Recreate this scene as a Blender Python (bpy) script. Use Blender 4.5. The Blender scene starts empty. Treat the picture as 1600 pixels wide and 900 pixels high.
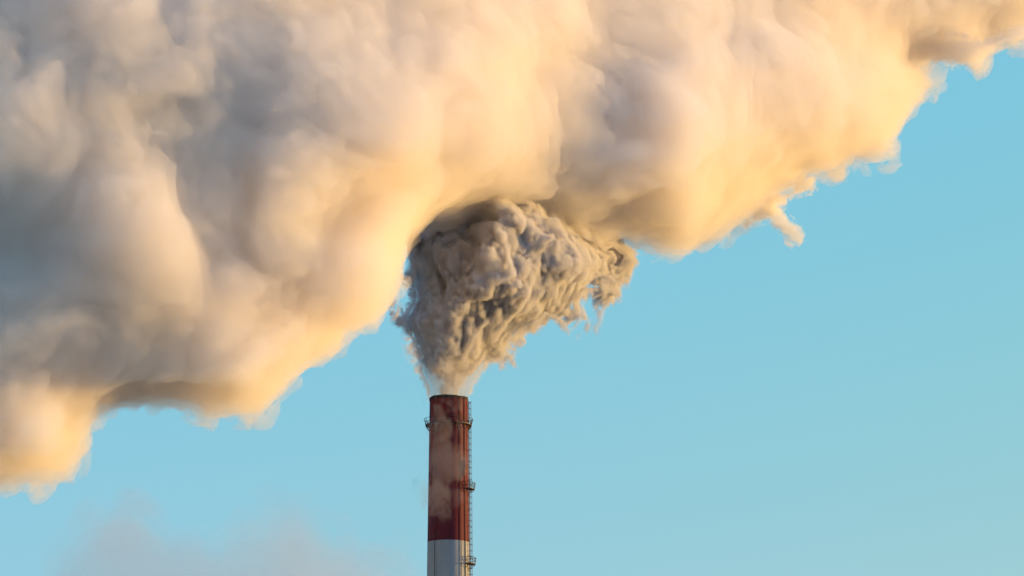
import bpy, bmesh, math, random
import numpy as np
import openvdb
from mathutils import Vector, Matrix

S = bpy.context.scene
COL = S.collection
rad = math.radians

# ------------------------------------------------------------------ camera
CAM = Vector((0.0, -640.0, 1.7))
PITCH = rad(12.0)
HFOV = rad(14.3)
cd = bpy.data.cameras.new("camera")
cd.sensor_width = 36.0
cd.lens = 18.0 / math.tan(HFOV / 2)
cd.clip_start = 1.0
cd.clip_end = 60000.0
cam = bpy.data.objects.new("camera", cd)
cam.location = CAM
cam.rotation_euler = (rad(90) + PITCH, 0, 0)
COL.objects.link(cam)
S.camera = cam

# ------------------------------------------------------------------ sky, sun, exposure
SUN_AZ = 107.0          # degrees from the direction chimney -> camera, towards the right of the picture
SUN_EL = 4.5
sx, sy = math.sin(rad(SUN_AZ)), -math.cos(rad(SUN_AZ))
sun_dir = Vector((sx * math.cos(rad(SUN_EL)), sy * math.cos(rad(SUN_EL)), math.sin(rad(SUN_EL))))
W = bpy.data.worlds.new("World")
S.world = W
W.use_nodes = True
nt = W.node_tree
bg = nt.nodes["Background"]
sky = nt.nodes.new("ShaderNodeTexSky")
sky.sky_type = 'NISHITA'
sky.sun_disc = False
sky.sun_elevation = rad(SUN_EL)
sky.sun_rotation = math.atan2(sun_dir.x, sun_dir.y)
sky.altitude = 200
sky.air_density = 1.0
sky.dust_density = 0.0
sky.ozone_density = 3.0
sep = nt.nodes.new("ShaderNodeSeparateColor")
com = nt.nodes.new("ShaderNodeCombineColor")
nt.links.new(sky.outputs[0], sep.inputs[0])
for k, (ex, mul) in enumerate(((0.87, 2.38), (0.19, 3.64), (-0.62, 7.57))):   # colour grade of the sky towards cyan
    pw = nt.nodes.new("ShaderNodeMath"); pw.operation = 'POWER'; pw.inputs[1].default_value = ex
    ml = nt.nodes.new("ShaderNodeMath"); ml.operation = 'MULTIPLY'; ml.inputs[1].default_value = mul
    fl = nt.nodes.new("ShaderNodeMath"); fl.operation = 'MAXIMUM'; fl.inputs[1].default_value = 0.4
    nt.links.new(sep.outputs[k], fl.inputs[0])
    nt.links.new(fl.outputs[0], pw.inputs[0])
    nt.links.new(pw.outputs[0], ml.inputs[0])
    nt.links.new(ml.outputs[0], com.inputs[k])
nt.links.new(com.outputs[0], bg.inputs[0])
bg.inputs[1].default_value = 0.05

sl = bpy.data.lights.new("sun", 'SUN')
sl.energy = 2.5
sl.angle = rad(0.5)
sl.color = (1.0, 0.60, 0.18)
so = bpy.data.objects.new("sun", sl)
so.rotation_euler = sun_dir.to_track_quat('Z', 'Y').to_euler()
COL.objects.link(so)

S.view_settings.view_transform = 'Standard'
S.view_settings.look = 'None'
S.view_settings.gamma = 1.0
S.view_settings.use_curve_mapping = False
S.view_settings.exposure = math.log2(0.15 / 0.05)

cy = S.cycles
cy.max_bounces = 20
cy.volume_bounces = 16
cy.diffuse_bounces = 3
cy.transmission_bounces = 6
cy.transparent_max_bounces = 64
cy.use_adaptive_sampling = True
cy.adaptive_threshold = 0.02
cy.use_denoising = True
cy.sample_clamp_indirect = 10.0

# ------------------------------------------------------------------ picture <-> place
FPX = 800.0 / math.tan(HFOV / 2)
CP, SP = math.cos(PITCH), math.sin(PITCH)

def at(px, py, Y):
    """point on the ray of photo pixel (px,py) in the vertical plane y=Y"""
    a, b = (px - 800.0) / FPX, (450.0 - py) / FPX
    d = Vector((a, CP - b * SP, SP + b * CP))
    return CAM + d * ((Y - CAM.y) / d.y)

def proj(x, y, z):
    dx, dy, dz = x - CAM.x, y - CAM.y, z - CAM.z
    w = dy * CP + dz * SP
    v = -dy * SP + dz * CP
    return 800.0 + FPX * dx / w, 450.0 - FPX * v / w

# ------------------------------------------------------------------ noise and fields
def noise(x, y, z, seed):
    """gradient-free smooth value noise in [-1,1], arrays of any one shape"""
    rng = np.random.default_rng(seed)
    tab = (rng.random((32, 32, 32), dtype=np.float32) * 2 - 1).ravel()
    xi, yi, zi = np.floor(x), np.floor(y), np.floor(z)
    fx, fy, fz = x - xi, y - yi, z - zi
    fx = fx * fx * fx * (fx * (fx * 6 - 15) + 10)
    fy = fy * fy * fy * (fy * (fy * 6 - 15) + 10)
    fz = fz * fz * fz * (fz * (fz * 6 - 15) + 10)
    X0 = xi.astype(np.int32) & 31; Y0 = yi.astype(np.int32) & 31; Z0 = zi.astype(np.int32) & 31
    X1, Y1, Z1 = (X0 + 1) & 31, (Y0 + 1) & 31, (Z0 + 1) & 31
    def t(a, b, c): return tab[(a * 32 + b) * 32 + c]
    c00 = t(X0, Y0, Z0) * (1 - fx) + t(X1, Y0, Z0) * fx
    c10 = t(X0, Y1, Z0) * (1 - fx) + t(X1, Y1, Z0) * fx
    c01 = t(X0, Y0, Z1) * (1 - fx) + t(X1, Y0, Z1) * fx
    c11 = t(X0, Y1, Z1) * (1 - fx) + t(X1, Y1, Z1) * fx
    return ((c00 * (1 - fy) + c10 * fy) * (1 - fz) + (c01 * (1 - fy) + c11 * fy) * fz)

def poly_map(poly, x0, y0, x1, y1, step):
    """signed distance in pixels (inside > 0) to a closed outline, on a pixel grid"""
    gx = np.arange(x0, x1 + step, step, dtype=np.float32)
    gy = np.arange(y0, y1 + step, step, dtype=np.float32)
    X, Y = np.meshgrid(gx, gy)
    best = np.full(X.shape, 1e12, np.float32)
    ins = np.zeros(X.shape, bool)
    P = np.array(poly, np.float32)
    for (ax, ay), (bx, by) in zip(P, np.roll(P, -1, 0)):
        ex, ey = bx - ax, by - ay
        t = np.clip(((X - ax) * ex + (Y - ay) * ey) / max(ex * ex + ey * ey, 1e-9), 0, 1)
        best = np.minimum(best, (X - ax - t * ex) ** 2 + (Y - ay - t * ey) ** 2)
        if ay != by:
            c = ((ay > Y) != (by > Y)) & (X < ex * (Y - ay) / ey + ax)
            ins ^= c
    d = np.sqrt(best)
    return np.where(ins, d, -d), (x0, y0, step)

def look(m, px, py):
    M, (x0, y0, st) = m
    u = np.clip((px - x0) / st, 0, M.shape[1] - 1.001)
    v = np.clip((py - y0) / st, 0, M.shape[0] - 1.001)
    i, j = u.astype(np.int32), v.astype(np.int32)
    a, b = u - i, v - j
    return (M[j, i] * (1 - a) + M[j, i + 1] * a) * (1 - b) + (M[j + 1, i] * (1 - a) + M[j + 1, i + 1] * a) * b

def sstep(a, b, x):
    t = np.clip((x - a) / (b - a), 0, 1)
    return t * t * (3 - 2 * t)

def iso(field, origin, vox, level):
    """mesh of the surface field == level (field > level inside) as (verts, quads)"""
    f = np.ascontiguousarray(level - field, dtype=np.float32)
    big = 3 * vox
    f = np.clip(f, -big, big)
    for ax in range(3):
        sl_ = [slice(None)] * 3
        for k in (0, -1):
            sl_[ax] = k
            f[tuple(sl_)] = big
    g = openvdb.FloatGrid(big)
    g.copyFromArray(f)
    p, q = g.convertToQuads(0.0)
    p = np.asarray(p, np.float32) * vox + np.asarray(origin, np.float32)
    return p, np.asarray(q, np.int32)

def keep_large(p, q, nmin):
    """drop crumbs: islands of fewer than nmin corners"""
    n = len(p)
    lab = np.arange(n, dtype=np.int64)
    e = np.concatenate([q[:, [0, 1]], q[:, [1, 2]], q[:, [2, 3]], q[:, [3, 0]]])
    for _ in range(400):
        m = np.minimum(lab[e[:, 0]], lab[e[:, 1]])
        old = lab.copy()
        np.minimum.at(lab, e[:, 0], m)
        np.minimum.at(lab, e[:, 1], m)
        lab = lab[lab]
        lab = lab[lab]
        if (lab == old).all():
            break
    cnt = np.bincount(lab, minlength=n)
    ok = cnt[lab] >= nmin
    qk = q[ok[q[:, 0]]]
    new = np.cumsum(ok) - 1
    return p[ok], new[qk].astype(np.int32)

def shells_object(name, shells, mats, parent=None):
    """one mesh of nested closed shells, one material each"""
    V, Q, M, off = [], [], [], 0
    for k, (p, q) in enumerate(shells):
        V.append(p); Q.append(q + off); off += len(p)
        M.append(np.full(len(q), k, np.int32))
    V, Q, M = np.concatenate(V), np.concatenate(Q), np.concatenate(M)
    me = bpy.data.meshes.new(name)
    me.vertices.add(len(V)); me.vertices.foreach_set("co", V.ravel())
    me.loops.add(Q.size); me.loops.foreach_set("vertex_index", Q.ravel())
    me.polygons.add(len(Q))
    me.polygons.foreach_set("loop_start", np.arange(0, Q.size, 4, dtype=np.int32))
    me.polygons.foreach_set("loop_total", np.full(len(Q), 4, np.int32))
    for m in mats:
        me.materials.append(m)
    me.polygons.foreach_set("material_index", M)
    me.polygons.foreach_set("use_smooth", np.ones(len(Q), bool))
    me.update(calc_edges=True)
    o = bpy.data.objects.new(name, me)
    COL.objects.link(o)
    if parent is not None:
        o.parent = parent
    print(name, "quads", len(Q), [len(q) for _p, q in shells])
    return o

# ------------------------------------------------------------------ materials
def mat(name):
    m = bpy.data.materials.new(name)
    m.use_nodes = True
    m.node_tree.nodes.clear()
    out = m.node_tree.nodes.new("ShaderNodeOutputMaterial")
    return m, m.node_tree, out

def smoke_mat(name, density, color, skin, g=0.0, scale=0.3):
    """vapour: an even scattering volume with a thin broken skin of droplets at its surface"""
    m, t, out = mat(name)
    pv = t.nodes.new("ShaderNodeVolumePrincipled")
    pv.inputs["Color"].default_value = (*color, 1)
    pv.inputs["Density"].default_value = density
    pv.inputs["Anisotropy"].default_value = g
    t.links.new(pv.outputs[0], out.inputs["Volume"])
    tr = t.nodes.new("ShaderNodeBsdfTransparent")
    df = t.nodes.new("ShaderNodeBsdfTranslucent")
    df.inputs["Color"].default_value = (*color, 1)
    mx = t.nodes.new("ShaderNodeMixShader")
    mx.inputs[0].default_value = skin
    t.links.new(tr.outputs[0], mx.inputs[1]); t.links.new(df.outputs[0], mx.inputs[2])
    t.links.new(mx.outputs[0], out.inputs["Surface"])
    return m

def tag(o, label=None, cat=None, group=None, kind=None):
    if label: o["label"] = label
    if cat: o["category"] = cat
    if group: o["group"] = group
    if kind: o["kind"] = kind
    return o


# ------------------------------------------------------------------ ground
def vec_nodes(t, scale):
    tc = t.nodes.new("ShaderNodeTexCoord")
    mp = t.nodes.new("ShaderNodeMapping")
    mp.inputs["Scale"].default_value = scale
    t.links.new(tc.outputs["Object"], mp.inputs[0])
    return mp

def noise_node(t, mp, scale, detail=6, rough=0.6):
    n = t.nodes.new("ShaderNodeTexNoise")
    n.inputs["Scale"].default_value = scale
    n.inputs["Detail"].default_value = detail
    n.inputs["Roughness"].default_value = rough
    t.links.new(mp.outputs[0], n.inputs["Vector"])
    return n

def ramp(t, src, stops):
    r = t.nodes.new("ShaderNodeValToRGB")
    e = r.color_ramp.elements
    e[0].position, e[0].color = stops[0][0], (*stops[0][1], 1)
    e[1].position, e[1].color = stops[-1][0], (*stops[-1][1], 1)
    for p, c_ in stops[1:-1]:
        k = e.new(p); k.color = (*c_, 1)
    t.links.new(src, r.inputs[0])
    return r

def mixc(t, fac, a, b):
    m = t.nodes.new("ShaderNodeMix"); m.data_type = 'RGBA'
    t.links.new(fac, m.inputs[0])
    for i, v in ((6, a), (7, b)):
        if isinstance(v, tuple): m.inputs[i].default_value = (*v, 1)
        else: t.links.new(v, m.inputs[i])
    return m

def finish(t, out, colour, rough, height=None, dist=0.02):
    p = t.nodes.new("ShaderNodeBsdfPrincipled")
    p.inputs["Roughness"].default_value = rough
    p.inputs["Specular IOR Level"].default_value = 0.25
    if isinstance(colour, tuple): p.inputs["Base Color"].default_value = (*colour, 1)
    else: t.links.new(colour, p.inputs["Base Color"])
    if height is not None:
        bmp = t.nodes.new("ShaderNodeBump"); bmp.inputs["Distance"].default_value = dist
        t.links.new(height, bmp.inputs["Height"]); t.links.new(bmp.outputs[0], p.inputs["Normal"])
    t.links.new(p.outputs[0], out.inputs["Surface"])

GM, t, out = mat("field_earth")
n = noise_node(t, vec_nodes(t, (1, 1, 1)), 0.02, 8)
r = ramp(t, n.outputs[0], [(0.35, (0.10, 0.09, 0.06)), (0.5, (0.16, 0.14, 0.10)), (0.65, (0.12, 0.13, 0.07))])
finish(t, out, r.outputs[0], 0.95, n.outputs[0], 0.5)
me = bpy.data.meshes.new("ground")
G = 30000
me.from_pydata([(-G, -G, 0), (G, -G, 0), (G, G, 0), (-G, G, 0)], [], [(0, 1, 2, 3)])
me.materials.append(GM)
go = bpy.data.objects.new("ground", me); COL.objects.link(go)
tag(go, kind='structure')

# ------------------------------------------------------------------ chimney
TOP = at(701, 624, 0.0)
CX, H = TOP.x, TOP.z
def radius(z):
    return 3.02 + (H - z) * 0.0115

def obj(name, bm, m, parent=None, loc=(0, 0, 0), smooth=False):
    me = bpy.data.meshes.new(name)
    bm.normal_update(); bm.to_mesh(me); bm.free()
    if smooth: me.polygons.foreach_set("use_smooth", np.ones(len(me.polygons), bool))
    me.materials.append(m)
    o = bpy.data.objects.new(name, me); COL.objects.link(o)
    o.location = loc
    if parent is not None: o.parent = parent
    return o

def lathe(bm, prof, seg=96):
    """prof: closed list of (r, z), revolved about the axis"""
    rings = [[bm.verts.new((r_ * math.cos(2 * math.pi * i / seg), r_ * math.sin(2 * math.pi * i / seg), z_)) for i in range(seg)] for r_, z_ in prof]
    for a, b in zip(rings, rings[1:] + rings[:1]):
        for i in range(seg):
            j = (i + 1) % seg
            bm.faces.new((a[i], a[j], b[j], b[i]))
    bmesh.ops.recalc_face_normals(bm, faces=bm.faces)

def bar(bm, p0, p1, r_, seg=6):
    p0, p1 = Vector(p0), Vector(p1)
    d = p1 - p0
    q = d.to_track_quat('Z', 'Y').to_matrix().to_4x4()
    bmesh.ops.create_cone(bm, cap_ends=True, segments=seg, radius1=r_, radius2=r_, depth=d.length, matrix=Matrix.Translation((p0 + p1) / 2) @ q)

def path(bm, pts, r_, seg=6):
    for a, b in zip(pts, pts[1:]): bar(bm, a, b, r_, seg)

def paint(name, base, worn, soot, fade):
    m, t, out = mat(name)
    mp = vec_nodes(t, (1, 1, 1))
    big = noise_node(t, mp, 0.22, 6, 0.62)
    st = noise_node(t, vec_nodes(t, (1, 1, 0.06)), 1.6, 5, 0.6)
    fine = noise_node(t, mp, 3.0, 6, 0.7)
    cr = ramp(t, big.outputs[0], fade)
    m1 = mixc(t, cr.outputs[0], base, worn)
    sr = ramp(t, st.outputs[0], [(0.42, (0, 0, 0)), (0.75, (0.3, 0.3, 0.3))])
    m2 = mixc(t, sr.outputs[0], m1.outputs[2], soot)
    # lift rings of the slip-formed concrete every 2.5 m
    tc = t.nodes.new("ShaderNodeTexCoord"); sp = t.nodes.new("ShaderNodeSeparateXYZ"); t.links.new(tc.outputs["Object"], sp.inputs[0])
    dv = t.nodes.new("ShaderNodeMath"); dv.operation = 'MULTIPLY'; dv.inputs[1].default_value = 1 / 2.5; t.links.new(sp.outputs[2], dv.inputs[0])
    fr = t.nodes.new("ShaderNodeMath"); fr.operation = 'FRACT'; t.links.new(dv.outputs[0], fr.inputs[0])
    lr = ramp(t, fr.outputs[0], [(0.0, (0.25, 0.25, 0.25)), (0.03, (0, 0, 0)), (1.0, (0, 0, 0))])
    m3 = mixc(t, lr.outputs[0], m2.outputs[2], soot)
    finish(t, out, m3.outputs[2], 0.75, fine.outputs[0], 0.03)
    return m

RED = paint("red_paint", (0.14, 0.009, 0.016), (0.15, 0.045, 0.05), (0.05, 0.012, 0.014), [(0.44, (0, 0, 0)), (0.66, (0.6, 0.6, 0.6))])
WHITE = paint("white_paint", (0.36, 0.36, 0.36), (0.32, 0.315, 0.31), (0.17, 0.165, 0.16), [(0.4, (0, 0, 0)), (0.65, (0.7, 0.7, 0.7))])
STEEL, t, out = mat("dark_steel")
n = noise_node(t, vec_nodes(t, (1, 1, 1)), 6.0)
finish(t, out, ramp(t, n.outputs[0], [(0.35, (0.035, 0.03, 0.03)), (0.65, (0.08, 0.055, 0.045))]).outputs[0], 0.6)
RUST, t, out = mat("rusty_steel")
n = noise_node(t, vec_nodes(t, (1, 1, 1)), 4.0)
finish(t, out, ramp(t, n.outputs[0], [(0.35, (0.10, 0.045, 0.035)), (0.65, (0.20, 0.12, 0.09))]).outputs[0], 0.7)
SOOT, t, out = mat("sooty_brick")
n = noise_node(t, vec_nodes(t, (1, 1, 1)), 2.0)
finish(t, out, ramp(t, n.outputs[0], [(0.35, (0.02, 0.018, 0.018)), (0.65, (0.06, 0.045, 0.04))]).outputs[0], 0.9, n.outputs[0], 0.05)

ch = bpy.data.objects.new("chimney", None); COL.objects.link(ch)
ch.location = (CX, 0, 0)
tag(ch, "tall round factory chimney with red and white bands, smoking", "chimney")

ZB = at(701, 843.5, -3.0).z                       # where red meets white
edges = [H, ZB] 
while edges[-1] > 0.5:
    edges.append(max(edges[-1] - 22.0, 0.0) if edges[-1] > 24 else 0.0)
for k, (z1, z0) in enumerate(zip(edges, edges[1:])):
    bm = bmesh.new()
    prof = []
    nz = 8
    for i in range(nz + 1):
        z = z0 + (z1 - z0) * i / nz
        prof.append((radius(z), z))
    for z in (z1, z0):
        prof.append((radius(z) - 0.45, z))
    lathe(bm, prof, 128)
    obj("red_band" if k % 2 == 0 else "white_band", bm, RED if k % 2 == 0 else WHITE, ch, smooth=False)

# crumbling dark lip on the mouth
bm = bmesh.new()
rng = random.Random(5)
seg = 64
ring = [[], [], [], []]
for i in range(seg):
    a = 2 * math.pi * i / seg
    hh = 0.22 + 0.07 * math.sin(3 * a + 1) + 0.06 * rng.uniform(-1, 1)
    for k, (r_, z_) in enumerate(((radius(H) + 0.07, H - 0.25), (radius(H) + 0.07, H + hh), (radius(H) - 0.40, H + hh + 0.02), (radius(H) - 0.40, H + 0.003))):
        ring[k].append(bm.verts.new((r_ * math.cos(a), r_ * math.sin(a), z_)))
for k in range(4):
    A, B = ring[k], ring[(k + 1) % 4]
    for i in range(seg):
        j = (i + 1) % seg
        bm.faces.new((A[i], A[j], B[j], B[i]))
bmesh.ops.recalc_face_normals(bm, faces=bm.faces)
obj("mouth_lip", bm, SOOT, ch)

def pol(r_, a, z): return (r_ * math.cos(a), r_ * math.sin(a), z)

# walkway round the top
ZG = at(701, 660, -3.2).z
RG = radius(ZG)
bm = bmesh.new()
lathe(bm, [(RG - 0.05, ZG), (RG + 0.62, ZG), (RG + 0.62, ZG + 0.13), (RG - 0.05, ZG + 0.13)], 96)
gal = obj("walkway_ring", bm, STEEL, ch)
N = 20
post = br = None
for i in range(N):
    a = 2 * math.pi * (i + 0.3) / N
    if post is None:
        bm = bmesh.new()
        path(bm, [(RG + 0.58, 0, 0.1), (RG + 0.66, 0, 0.55), (RG + 0.84, 0, 1.05)], 0.05)
        post = obj("railing_post", bm, STEEL, gal, (0, 0, ZG))
        bm = bmesh.new()
        path(bm, [(RG + 0.03, 0, -0.75), (RG + 0.3, 0, -0.45), (RG + 0.6, 0, 0.0)], 0.06)
        br = obj("bracket", bm, STEEL, gal, (0, 0, ZG))
        p_, b_ = post, br
    else:
        p_, b_ = post.copy(), br.copy()
        for o in (p_, b_): COL.objects.link(o); o.parent = gal
    p_.rotation_euler = b_.rotation_euler = (0, 0, a)
for dr, dz in ((0.66, 0.55), (0.83, 1.02)):
    bm = bmesh.new()
    pts = [pol(RG + dr, 2 * math.pi * i / 48, ZG + dz) for i in range(49)]
    path(bm, pts, 0.035, 5)
    obj("rail", bm, STEEL, gal)

# caged ladder on the sunny flank
LA = rad(-14)                                     # azimuth from +X towards the camera
lad = bpy.data.objects.new("caged_ladder", None); COL.objects.link(lad); lad.parent = ch
ua = Vector((math.cos(LA), math.sin(LA), 0)); ta = Vector((-math.sin(LA), math.cos(LA), 0))
def lp(off, tt, z): return ua * (radius(z) + off) + ta * tt + Vector((0, 0, z))
for s_ in (-1, 1):
    bm = bmesh.new()
    bar(bm, lp(0.22, 0.26 * s_, 2.0), lp(0.22, 0.26 * s_, H - 0.4), 0.045)
    obj("stringer", bm, RUST, lad)
bm = bmesh.new()
z = 2.2
while z < H - 0.6:
    bar(bm, lp(0.22, -0.26, z), lp(0.22, 0.26, z), 0.02, 4)
    z += 0.32
tag(obj("rung", bm, RUST, lad), kind='stuff')
for tt, off in ((-0.36, 0.42), (0.0, 0.67), (0.36, 0.42)):
    bm = bmesh.new()
    bar(bm, lp(off, tt, 3.0), lp(off, tt, H - 0.5), 0.025, 4)
    obj("cage_strip", bm, RUST, lad)
bm = bmesh.new()
path(bm, [ua * (0.22 + 0.45 * math.sin(math.pi * i / 8) ** 0.8) + ta * (-0.38 * math.cos(math.pi * i / 8)) for i in range(9)], 0.032, 5)
hoop = obj("cage_hoop", bm, RUST, lad)
z = H - 0.7; first = True
while z > 3:
    o = hoop if first else hoop.copy()
    if not first: COL.objects.link(o); o.parent = lad
    o.location = ua * radius(z) + Vector((0, 0, z)); first = False
    z -= 0.95
# brackets that stand the ladder off the wall
for s_ in (-1, 1):
    bm = bmesh.new()
    bar(bm, ua * -0.05 + ta * 0.26 * s_, ua * 0.24 + ta * 0.26 * s_, 0.04, 5)
    st0 = obj("standoff", bm, RUST, lad)
    z = H - 1.2; first = True
    while z > 3:
        o = st0 if first else st0.copy()
        if not first: COL.objects.link(o); o.parent = lad
        o.location = ua * radius(z) + Vector((0, 0, z)); first = False
        z -= 2.4

# rest landings on the ladder, every eleven or twelve metres
def landing(z):
    e = bpy.data.objects.new("rest_landing", None); COL.objects.link(e); e.parent = ch
    R = radius(z); h0, h1 = LA - 0.36, LA + 0.30
    bm = bmesh.new()
    A, B = [], []
    K = 10
    for zz in (z, z + 0.12):
        A.append([bm.verts.new(pol(R - 0.04, h0 + (h1 - h0) * i / K, zz)) for i in range(K + 1)])
        B.append([bm.verts.new(pol(R + 1.0, h0 + (h1 - h0) * i / K, zz)) for i in range(K + 1)])
    for i in range(K):
        bm.faces.new((A[0][i], B[0][i], B[0][i + 1], A[0][i + 1]))
        bm.faces.new((A[1][i], A[1][i + 1], B[1][i + 1], B[1][i]))
        bm.faces.new((B[0][i], B[1][i], B[1][i + 1], B[0][i + 1]))
        bm.faces.new((A[0][i], A[0][i + 1], A[1][i + 1], A[1][i]))
    for i in (0, K): bm.faces.new((A[0][i], A[1][i], B[1][i], B[0][i]))
    bmesh.ops.recalc_face_normals(bm, faces=bm.faces)
    obj("deck", bm, STEEL, e)
    for i in range(5):
        a = h0 + (h1 - h0) * i / 4
        bm = bmesh.new()
        path(bm, [pol(R + 0.96, a, z + 0.1), pol(R + 1.02, a, z + 0.6), pol(R + 1.10, a, z + 1.1)], 0.045)
        obj("railing_post", bm, STEEL, e)
        if i in (0, 2, 4):
            bm = bmesh.new()
            path(bm, [pol(R + 0.01, a, z - 0.7), pol(R + 0.9, a, z)], 0.05)
            obj("bracket", bm, STEEL, e)
    for dz, dr in ((0.6, 1.02), (1.08, 1.10)):
        bm = bmesh.new()
        path(bm, [pol(R + 0.04, h0, z + dz)] + [pol(R + dr, h0 + (h1 - h0) * i / K, z + dz) for i in range(K + 1)] + [pol(R + 0.04, h1, z + dz)], 0.035, 5)
        obj("rail", bm, STEEL, e)
z = at(735, 766, 0).z
dzl = z - at(735, 883, 0).z
while z > 8:
    landing(z); z -= dzl

# lightning conductors and a cable riser clipped to the wall
for a, r_ in ((-52, 0.05), (-36, 0.07), (-128, 0.04)):
    a = rad(a)
    bm = bmesh.new()
    bar(bm, pol(radius(1) + 0.10, a, 1), pol(radius(H) + 0.10, a, H + 0.1), r_, 6)
    obj("cable", bm, STEEL, ch)


# ------------------------------------------------------------------ the great smoke cloud
CLOUD = [(1800, -150), (1700, 0), (1640, 40), (1600, 62), (1560, 64), (1545, 82), (1528, 104), (1500, 101), (1470, 96), (1452, 97),
         (1456, 125), (1448, 160), (1425, 200), (1398, 236), (1362, 256), (1300, 273), (1270, 282), (1255, 298),
         (1222, 312), (1200, 330), (1150, 366), (1128, 382), (1090, 398), (1058, 404), (1015, 406), (975, 396),
         (920, 384), (870, 374), (800, 364), (740, 360), (690, 362), (656, 382), (643, 425), (633, 467), (612, 496),
         (575, 506), (545, 520), (525, 546), (505, 566), (480, 586), (455, 606), (440, 632), (420, 652), (380, 657),
         (330, 656), (290, 649), (240, 645), (200, 636), (160, 656), (140, 680), (135, 706), (124, 736), (90, 750),
         (50, 756), (0, 760), (-90, 780), (-240, 820), (-240, -260), (1800, -260)]
CM = poly_map(CLOUD, -260, -280, 1820, 840, 5.0)

def axis_depth(x, d=99.0):
    """the plume drifts towards the viewer as it blows to the left; its ragged underside breaks into a near and a far lobe"""
    far = np.interp(x, (-120, -32, 45, 85, 110), (-75, -28, 60, 88, 104))
    rim = np.interp(x, (-120, -32, -19, -7, 45, 85, 110), (-75, -34, -29, 3, 62, 88, 104))
    return far + (rim - far) * (1 - sstep(2, 13, d))

def cloud_field(vox, seed=503):
    x = np.arange(-112, 104, vox, dtype=np.float32)
    y = np.arange(-120, 132, vox, dtype=np.float32)
    z = np.arange(94, 224, vox, dtype=np.float32)
    X, Y, Z = np.meshgrid(x, y, z, indexing='ij')
    sh = X.shape
    X, Y, Z = X.ravel(), Y.ravel(), Z.ravel()
    # swirl the outline: sample it through an eddying displacement
    wx = noise(X / 9, Y / 9, Z / 9, seed + 30) * 1.5 + noise(X / 4, Y / 4, Z / 4, seed + 31) * 0.8
    wz = noise(X / 9 + 5.5, Y / 9, Z / 9 + 2.2, seed + 32) * 1.5 + noise(X / 4 + 5.5, Y / 4, Z / 4, seed + 33) * 0.8
    px, py = proj(X + wx, Y, Z + wz)
    d = look(CM, px, py) * 0.1                         # metres inside the outline
    R = 24.0
    dd = np.clip(d, 0, R)
    T = np.sqrt(np.maximum(R * R - (R - dd) ** 2, 0))
    yc = axis_depth(X, d)
    # billows that stand out towards the viewer: (px, py, reach left, reach right, reach up/down, height m)
    bulge = np.zeros_like(X)
    for bx, by, rl, rr, ry, h in BULGES:
        u = px - bx
        q = (u / np.where(u < 0, rl, rr)) ** 2 + ((py - by) / ry) ** 2
        bulge += h * np.exp(-q * 1.2)
    yy = Y - yc
    T2 = T + bulge * sstep(0, 8, d) * (yy < 0)
    s = np.where(d > 0, np.minimum(T2 - np.abs(yy), d * 1.0 + 0.0), d)
    s = np.where(d > 0, np.minimum(d, (T2 - np.abs(yy)) * 0.75), np.minimum(d, -np.abs(yy) * 0.5 + 3))
    # billow noise only near the surface
    band = np.abs(s) < 16
    ids = np.nonzero(band)[0]
    x_, y_, z_ = X[ids], Y[ids], Z[ids]
    w1 = noise(x_ / 14, y_ / 14, z_ / 14, seed) * 5
    w2 = noise(x_ / 14 + 7.3, y_ / 14 + 1.1, z_ / 14, seed + 1) * 5
    x_, z_ = x_ + w1 + wx[ids], z_ + w2 + wz[ids]
    n = np.zeros_like(x_)
    for k, (L, A) in enumerate(((30, 3.0), (14, 2.1), (7, 1.4), (3.5, 1.0), (1.75, 0.65))):
        if k < 2:
            A = A * (0.35 + 0.65 * sstep(2, 14, d[ids]))
        v = noise(x_ / L, y_ / L, z_ / L, seed + 10 + k)
        n += A * (v if k == 0 else 2.2 * np.sqrt(v * v + (0.03 if k < 3 else 0.01)) - 0.6)
    s[ids] += n - 0.8
    return s.reshape(sh), (x[0], y[0], z[0])

BULGES = [(1085, 200, 85, 330, 190, 16), (590, 190, 180, 330, 200, 15), (290, 400, 130, 50, 100, 6), (225, 300, 90, 80, 80, 5),
          (540, 430, 130, 120, 80, 9), (420, 575, 190, 120, 75, 12), (75, 690, 60, 60, 70, 8),
          (60, 220, 140, 120, 110, 5), (300, 100, 150, 90, 90, 5)]
VC = 0.66
F, O = cloud_field(VC)
sh0 = keep_large(*iso(F, O, VC, 0.0), 200)
sh1 = keep_large(*iso(F, O, VC, 2.2), 400)
sh2 = keep_large(*iso(F, O, VC, 6.0), 400)
c = (0.982, 0.946, 0.908)
cloud = shells_object("smoke_cloud", [sh0, sh1, sh2],
                      [smoke_mat("vapour_fringe", 0.11, c, 0.02), smoke_mat("vapour_body", 0.12, c, 0.0), smoke_mat("vapour_heart", 0.15, c, 0.0)])
tag(cloud, "huge billowing golden and grey smoke cloud filling the sky above the chimney", "smoke cloud")

# ------------------------------------------------------------------ plume rising out of the chimney
PLUME = [(674, 640), (673, 618), (671, 600), (660, 582), (662, 560), (652, 538), (634, 502), (641, 486), (651, 468), (648, 440), (658, 420),
         (654, 395), (652, 370), (664, 352), (690, 345), (715, 300), (760, 280), (880, 290), (896, 345), (912, 372), (930, 380), (944, 392), (958, 386),
         (975, 401), (966, 416), (952, 412), (956, 428), (938, 436), (940, 449), (914, 450), (898, 468), (894, 480), (909, 491), (886, 503), (866, 492), (852, 486), (842, 499),
         (812, 512), (798, 532), (788, 555), (762, 560), (746, 582), (735, 600), (731, 618), (730, 640)]
PM = poly_map(PLUME, 560, 240, 1020, 700, 2.0)

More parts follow.
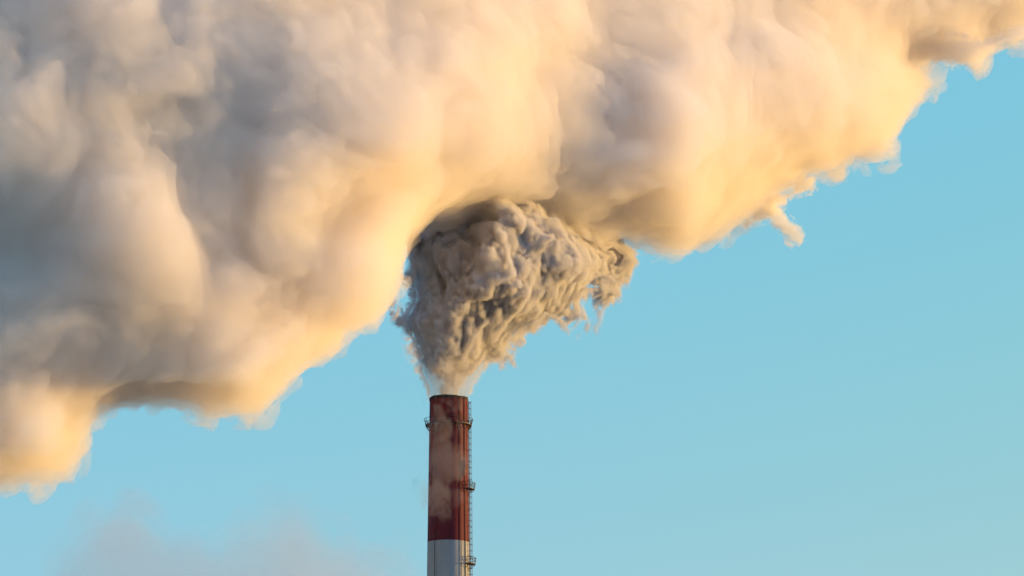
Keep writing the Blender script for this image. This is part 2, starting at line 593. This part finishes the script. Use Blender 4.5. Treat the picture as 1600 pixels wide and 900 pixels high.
def plume_field(vox, seed=40):
    x = np.arange(CX - 10, CX + 37, vox, dtype=np.float32)
    y = np.arange(-17, 42, vox, dtype=np.float32)
    z = np.arange(H - 1.2, H + 36, vox, dtype=np.float32)
    X, Y, Z = np.meshgrid(x, y, z, indexing='ij')
    sh = X.shape
    X, Y, Z = X.ravel(), Y.ravel(), Z.ravel()
    px, py = proj(X, Y, Z)
    d = look(PM, px, py) * 0.1
    up = np.clip(Z - H, 0, 40)
    off = X - CX - np.clip(-1 + 0.5 * (up - 5), -2, 8.5)       # a leading edge faces the viewer, the flanks fall back from it
    off = off + noise(X / 5, up / 5, up * 0 + 0.5, seed + 20) * 1.5
    yc = np.clip(up / 6, 0, 1) * (np.where(off > 0, 0.75 * off + 0.04 * off * off, np.minimum(-1.0 * off, 5 - 0.25 * off)) - 3) + np.clip(up - 26, 0, 20) * 1.2
    R = np.clip(2.5 + 0.40 * up, 2.5, 9.0)
    dd = np.clip(d, 0, R)
    T = np.sqrt(np.maximum(R * R - (R - dd) ** 2, 0))
    s = np.where(d > 0, np.minimum(d, (T - np.abs(Y - yc)) * 0.8), np.minimum(d, -np.abs(Y - yc) * 0.3 + 1))
    ids = np.nonzero(np.abs(s) < 5)[0]
    dx, dy, dz = X[ids] - CX, Y[ids], Z[ids] - H + 5.0
    r = np.sqrt(dx * dx + dy * dy + dz * dz)
    lr = np.log(r) * 7.0
    a, b = dx / r * 9.0, dy / r * 9.0
    w = noise(a * 1.2, b * 1.2, lr * 0.9, seed) * 0.8 + noise(a * 3, b * 3, lr * 2.4, seed + 1) * 0.3
    w2 = noise(a * 1.2 + 9.1, b * 1.2, lr * 0.9, seed + 2) * 0.8
    a2, b2, lr = a + w, b - w2, lr + 0.7 * w2 - 0.5 * w
    n = np.zeros_like(r)
    for k, (f, A) in enumerate(((0.5, 2.5), (1.05, 1.4), (2.1, 0.9), (4.3, 0.6), (8.6, 0.36))):
        v = noise(a2 * f, b2 * f, lr * f * 0.95, seed + 3 + k)
        if k < 2:
            A = A * np.clip(0.4 + d[ids] / 4.0, 0.4, 1)
        n += A * (2.2 * np.sqrt(v * v + (0.012 if k < 2 else 0.004)) - 0.54 if k < 4 else v)
    s[ids] += (n - 0.15) * np.clip(0.10 + r / 25.0, 0, 1.2)
    s[np.nonzero(Z < H + 0.03)[0]] = -1
    return s.reshape(sh), (x[0], y[0], z[0]), np.clip((Z - H), 0, 50).reshape(sh)

VP = 0.2
F, O, UP = plume_field(VP)
neck = 1 - sstep(2.0, 8.0, UP)
p0 = keep_large(*iso(F, O, VP, 0.0), 800)
p1 = keep_large(*iso(F - 2.0 * neck, O, VP, 0.45), 100)
p2 = keep_large(*iso(F - 3.0 * neck, O, VP, 1.4), 100)
c2 = (0.80, 0.785, 0.795)
plume = shells_object("smoke_plume", [p0, p1, p2],
                      [smoke_mat("plume_fringe", 0.22, c2, 0.03), smoke_mat("plume_body", 1.2, c2, 0.0), smoke_mat("plume_heart", 1.5, c2, 0.0)])
tag(plume, "dense grey and gold smoke plume pouring straight out of the chimney mouth", "smoke plume")

# ------------------------------------------------------------------ torn wisps under the cloud, and thin drifting smoke
def puff(poly, Yc, R, vox, levels, amps, seed, thick=0.8, drop=0.1, zs=1.0):
    P = np.array(poly, float)
    pad = 40
    m = poly_map(poly, P[:, 0].min() - pad, P[:, 1].min() - pad, P[:, 0].max() + pad, P[:, 1].max() + pad, 2.0)
    k = (Yc - CAM.y) / 640.0 * 0.1
    a, b = at(P[:, 0].min(), P[:, 1].max(), Yc), at(P[:, 0].max(), P[:, 1].min(), Yc)
    x = np.arange(a.x - 3, b.x + 3, vox, dtype=np.float32)
    y = np.arange(Yc - R * 1.3 - 1, Yc + R * 1.3 + 1, vox, dtype=np.float32)
    z = np.arange(a.z - 3, b.z + 3, vox, dtype=np.float32)
    X, Y, Z = np.meshgrid(x, y, z, indexing='ij')
    px, py = proj(X, np.full_like(X, Yc), Z)
    d = look(m, px, py) * k
    dd = np.clip(d, 0, R)
    T = np.sqrt(np.maximum(R * R - (R - dd) ** 2, 0))
    s = np.where(d > 0, np.minimum(d, (T - np.abs(Y - Yc)) * thick), np.minimum(d, 1 - np.abs(Y - Yc) * 0.3))
    n = np.zeros_like(X)
    for i, (L, A) in enumerate(amps):
        n += A * (2.2 * np.abs(noise(X / L, Y / L, Z / L * zs, seed + i)) - 0.5)
    s = s + n - drop
    return [keep_large(*iso(s, (x[0], y[0], z[0]), vox, lv), 40) for lv in levels]

WM = [smoke_mat("wisp_fringe", 0.2, c, 0.02), smoke_mat("wisp_body", 0.3, c, 0.0)]
wy = float(axis_depth(at(1220, 330, 0).x))
shells_object("wisp", puff([(1180, 322), (1206, 316), (1222, 326), (1240, 350), (1254, 368), (1250, 379), (1236, 376), (1218, 360), (1202, 342), (1184, 346), (1168, 352)],
                           wy, 2.2, 0.22, (0.0, 0.35), ((2.4, 0.5), (1.2, 0.35), (0.6, 0.2)), 70), WM, cloud)
shells_object("wisp", puff([(1190, 326), (1216, 304), (1240, 296), (1262, 276), (1277, 279), (1268, 296), (1240, 306), (1218, 318), (1200, 332)],
                           wy, 2.2, 0.22, (0.0, 0.35), ((2.4, 0.5), (1.2, 0.35), (0.6, 0.2)), 80), WM, cloud)

shells_object("wisp", puff([(1430, 66), (1470, 62), (1520, 66), (1560, 58), (1606, 44), (1606, 60), (1566, 66), (1545, 86), (1530, 107), (1505, 101), (1470, 95), (1440, 92)],
                           float(axis_depth(at(1500, 80, 0).x)) - 4, 2.4, 0.22, (0.0, 0.35), ((2.4, 0.5), (1.2, 0.35), (0.6, 0.2)), 85), WM, cloud)

HM = [smoke_mat("thin_smoke_%s" % w, dn, (0.80, 0.56, 0.52), 0.004) for w, dn in (("edge", 0.005), ("middle", 0.0055), ("core", 0.006))]
def thin(name, poly, Yc, R, seed, vox=0.8):
    return shells_object(name, puff(poly, Yc, R, vox, (-0.6, 1.2, 3.0), ((9, 2.6), (4.5, 1.3), (2.2, 0.6)), seed, 0.9, 0.6), HM)
h1 = thin("thin_smoke", [(-60, 1000), (60, 900), (110, 850), (150, 800), (185, 770), (220, 795), (260, 835), (330, 845), (400, 815), (440, 785), (490, 795), (530, 840), (620, 880), (680, 1000)], 30, 13, 90)
tag(h1, "faint pinkish smoke drifting low in the sky, left of the chimney", "thin smoke", kind='stuff')
VM = [smoke_mat("veil_%s" % w, dn, (0.50, 0.48, 0.54), 0.004) for w, dn in (("edge", 0.03), ("core", 0.055))]
h2 = shells_object("smoke_veil", puff([(676, 636), (690, 630), (706, 640), (714, 670), (708, 700), (716, 720), (712, 765), (704, 800), (694, 782), (684, 800), (674, 776), (672, 760), (674, 720), (673, 700), (674, 670)],
                                      -5.5, 1.6, 0.16, (-0.1, 0.5), ((4, 1.5), (2.0, 0.9), (1.0, 0.6), (0.5, 0.3)), 131, 0.9, 0.6, 0.7), VM)
tag(h2, "thin grey smoke veil hanging across the red upper band of the chimney", "thin smoke", kind='stuff')
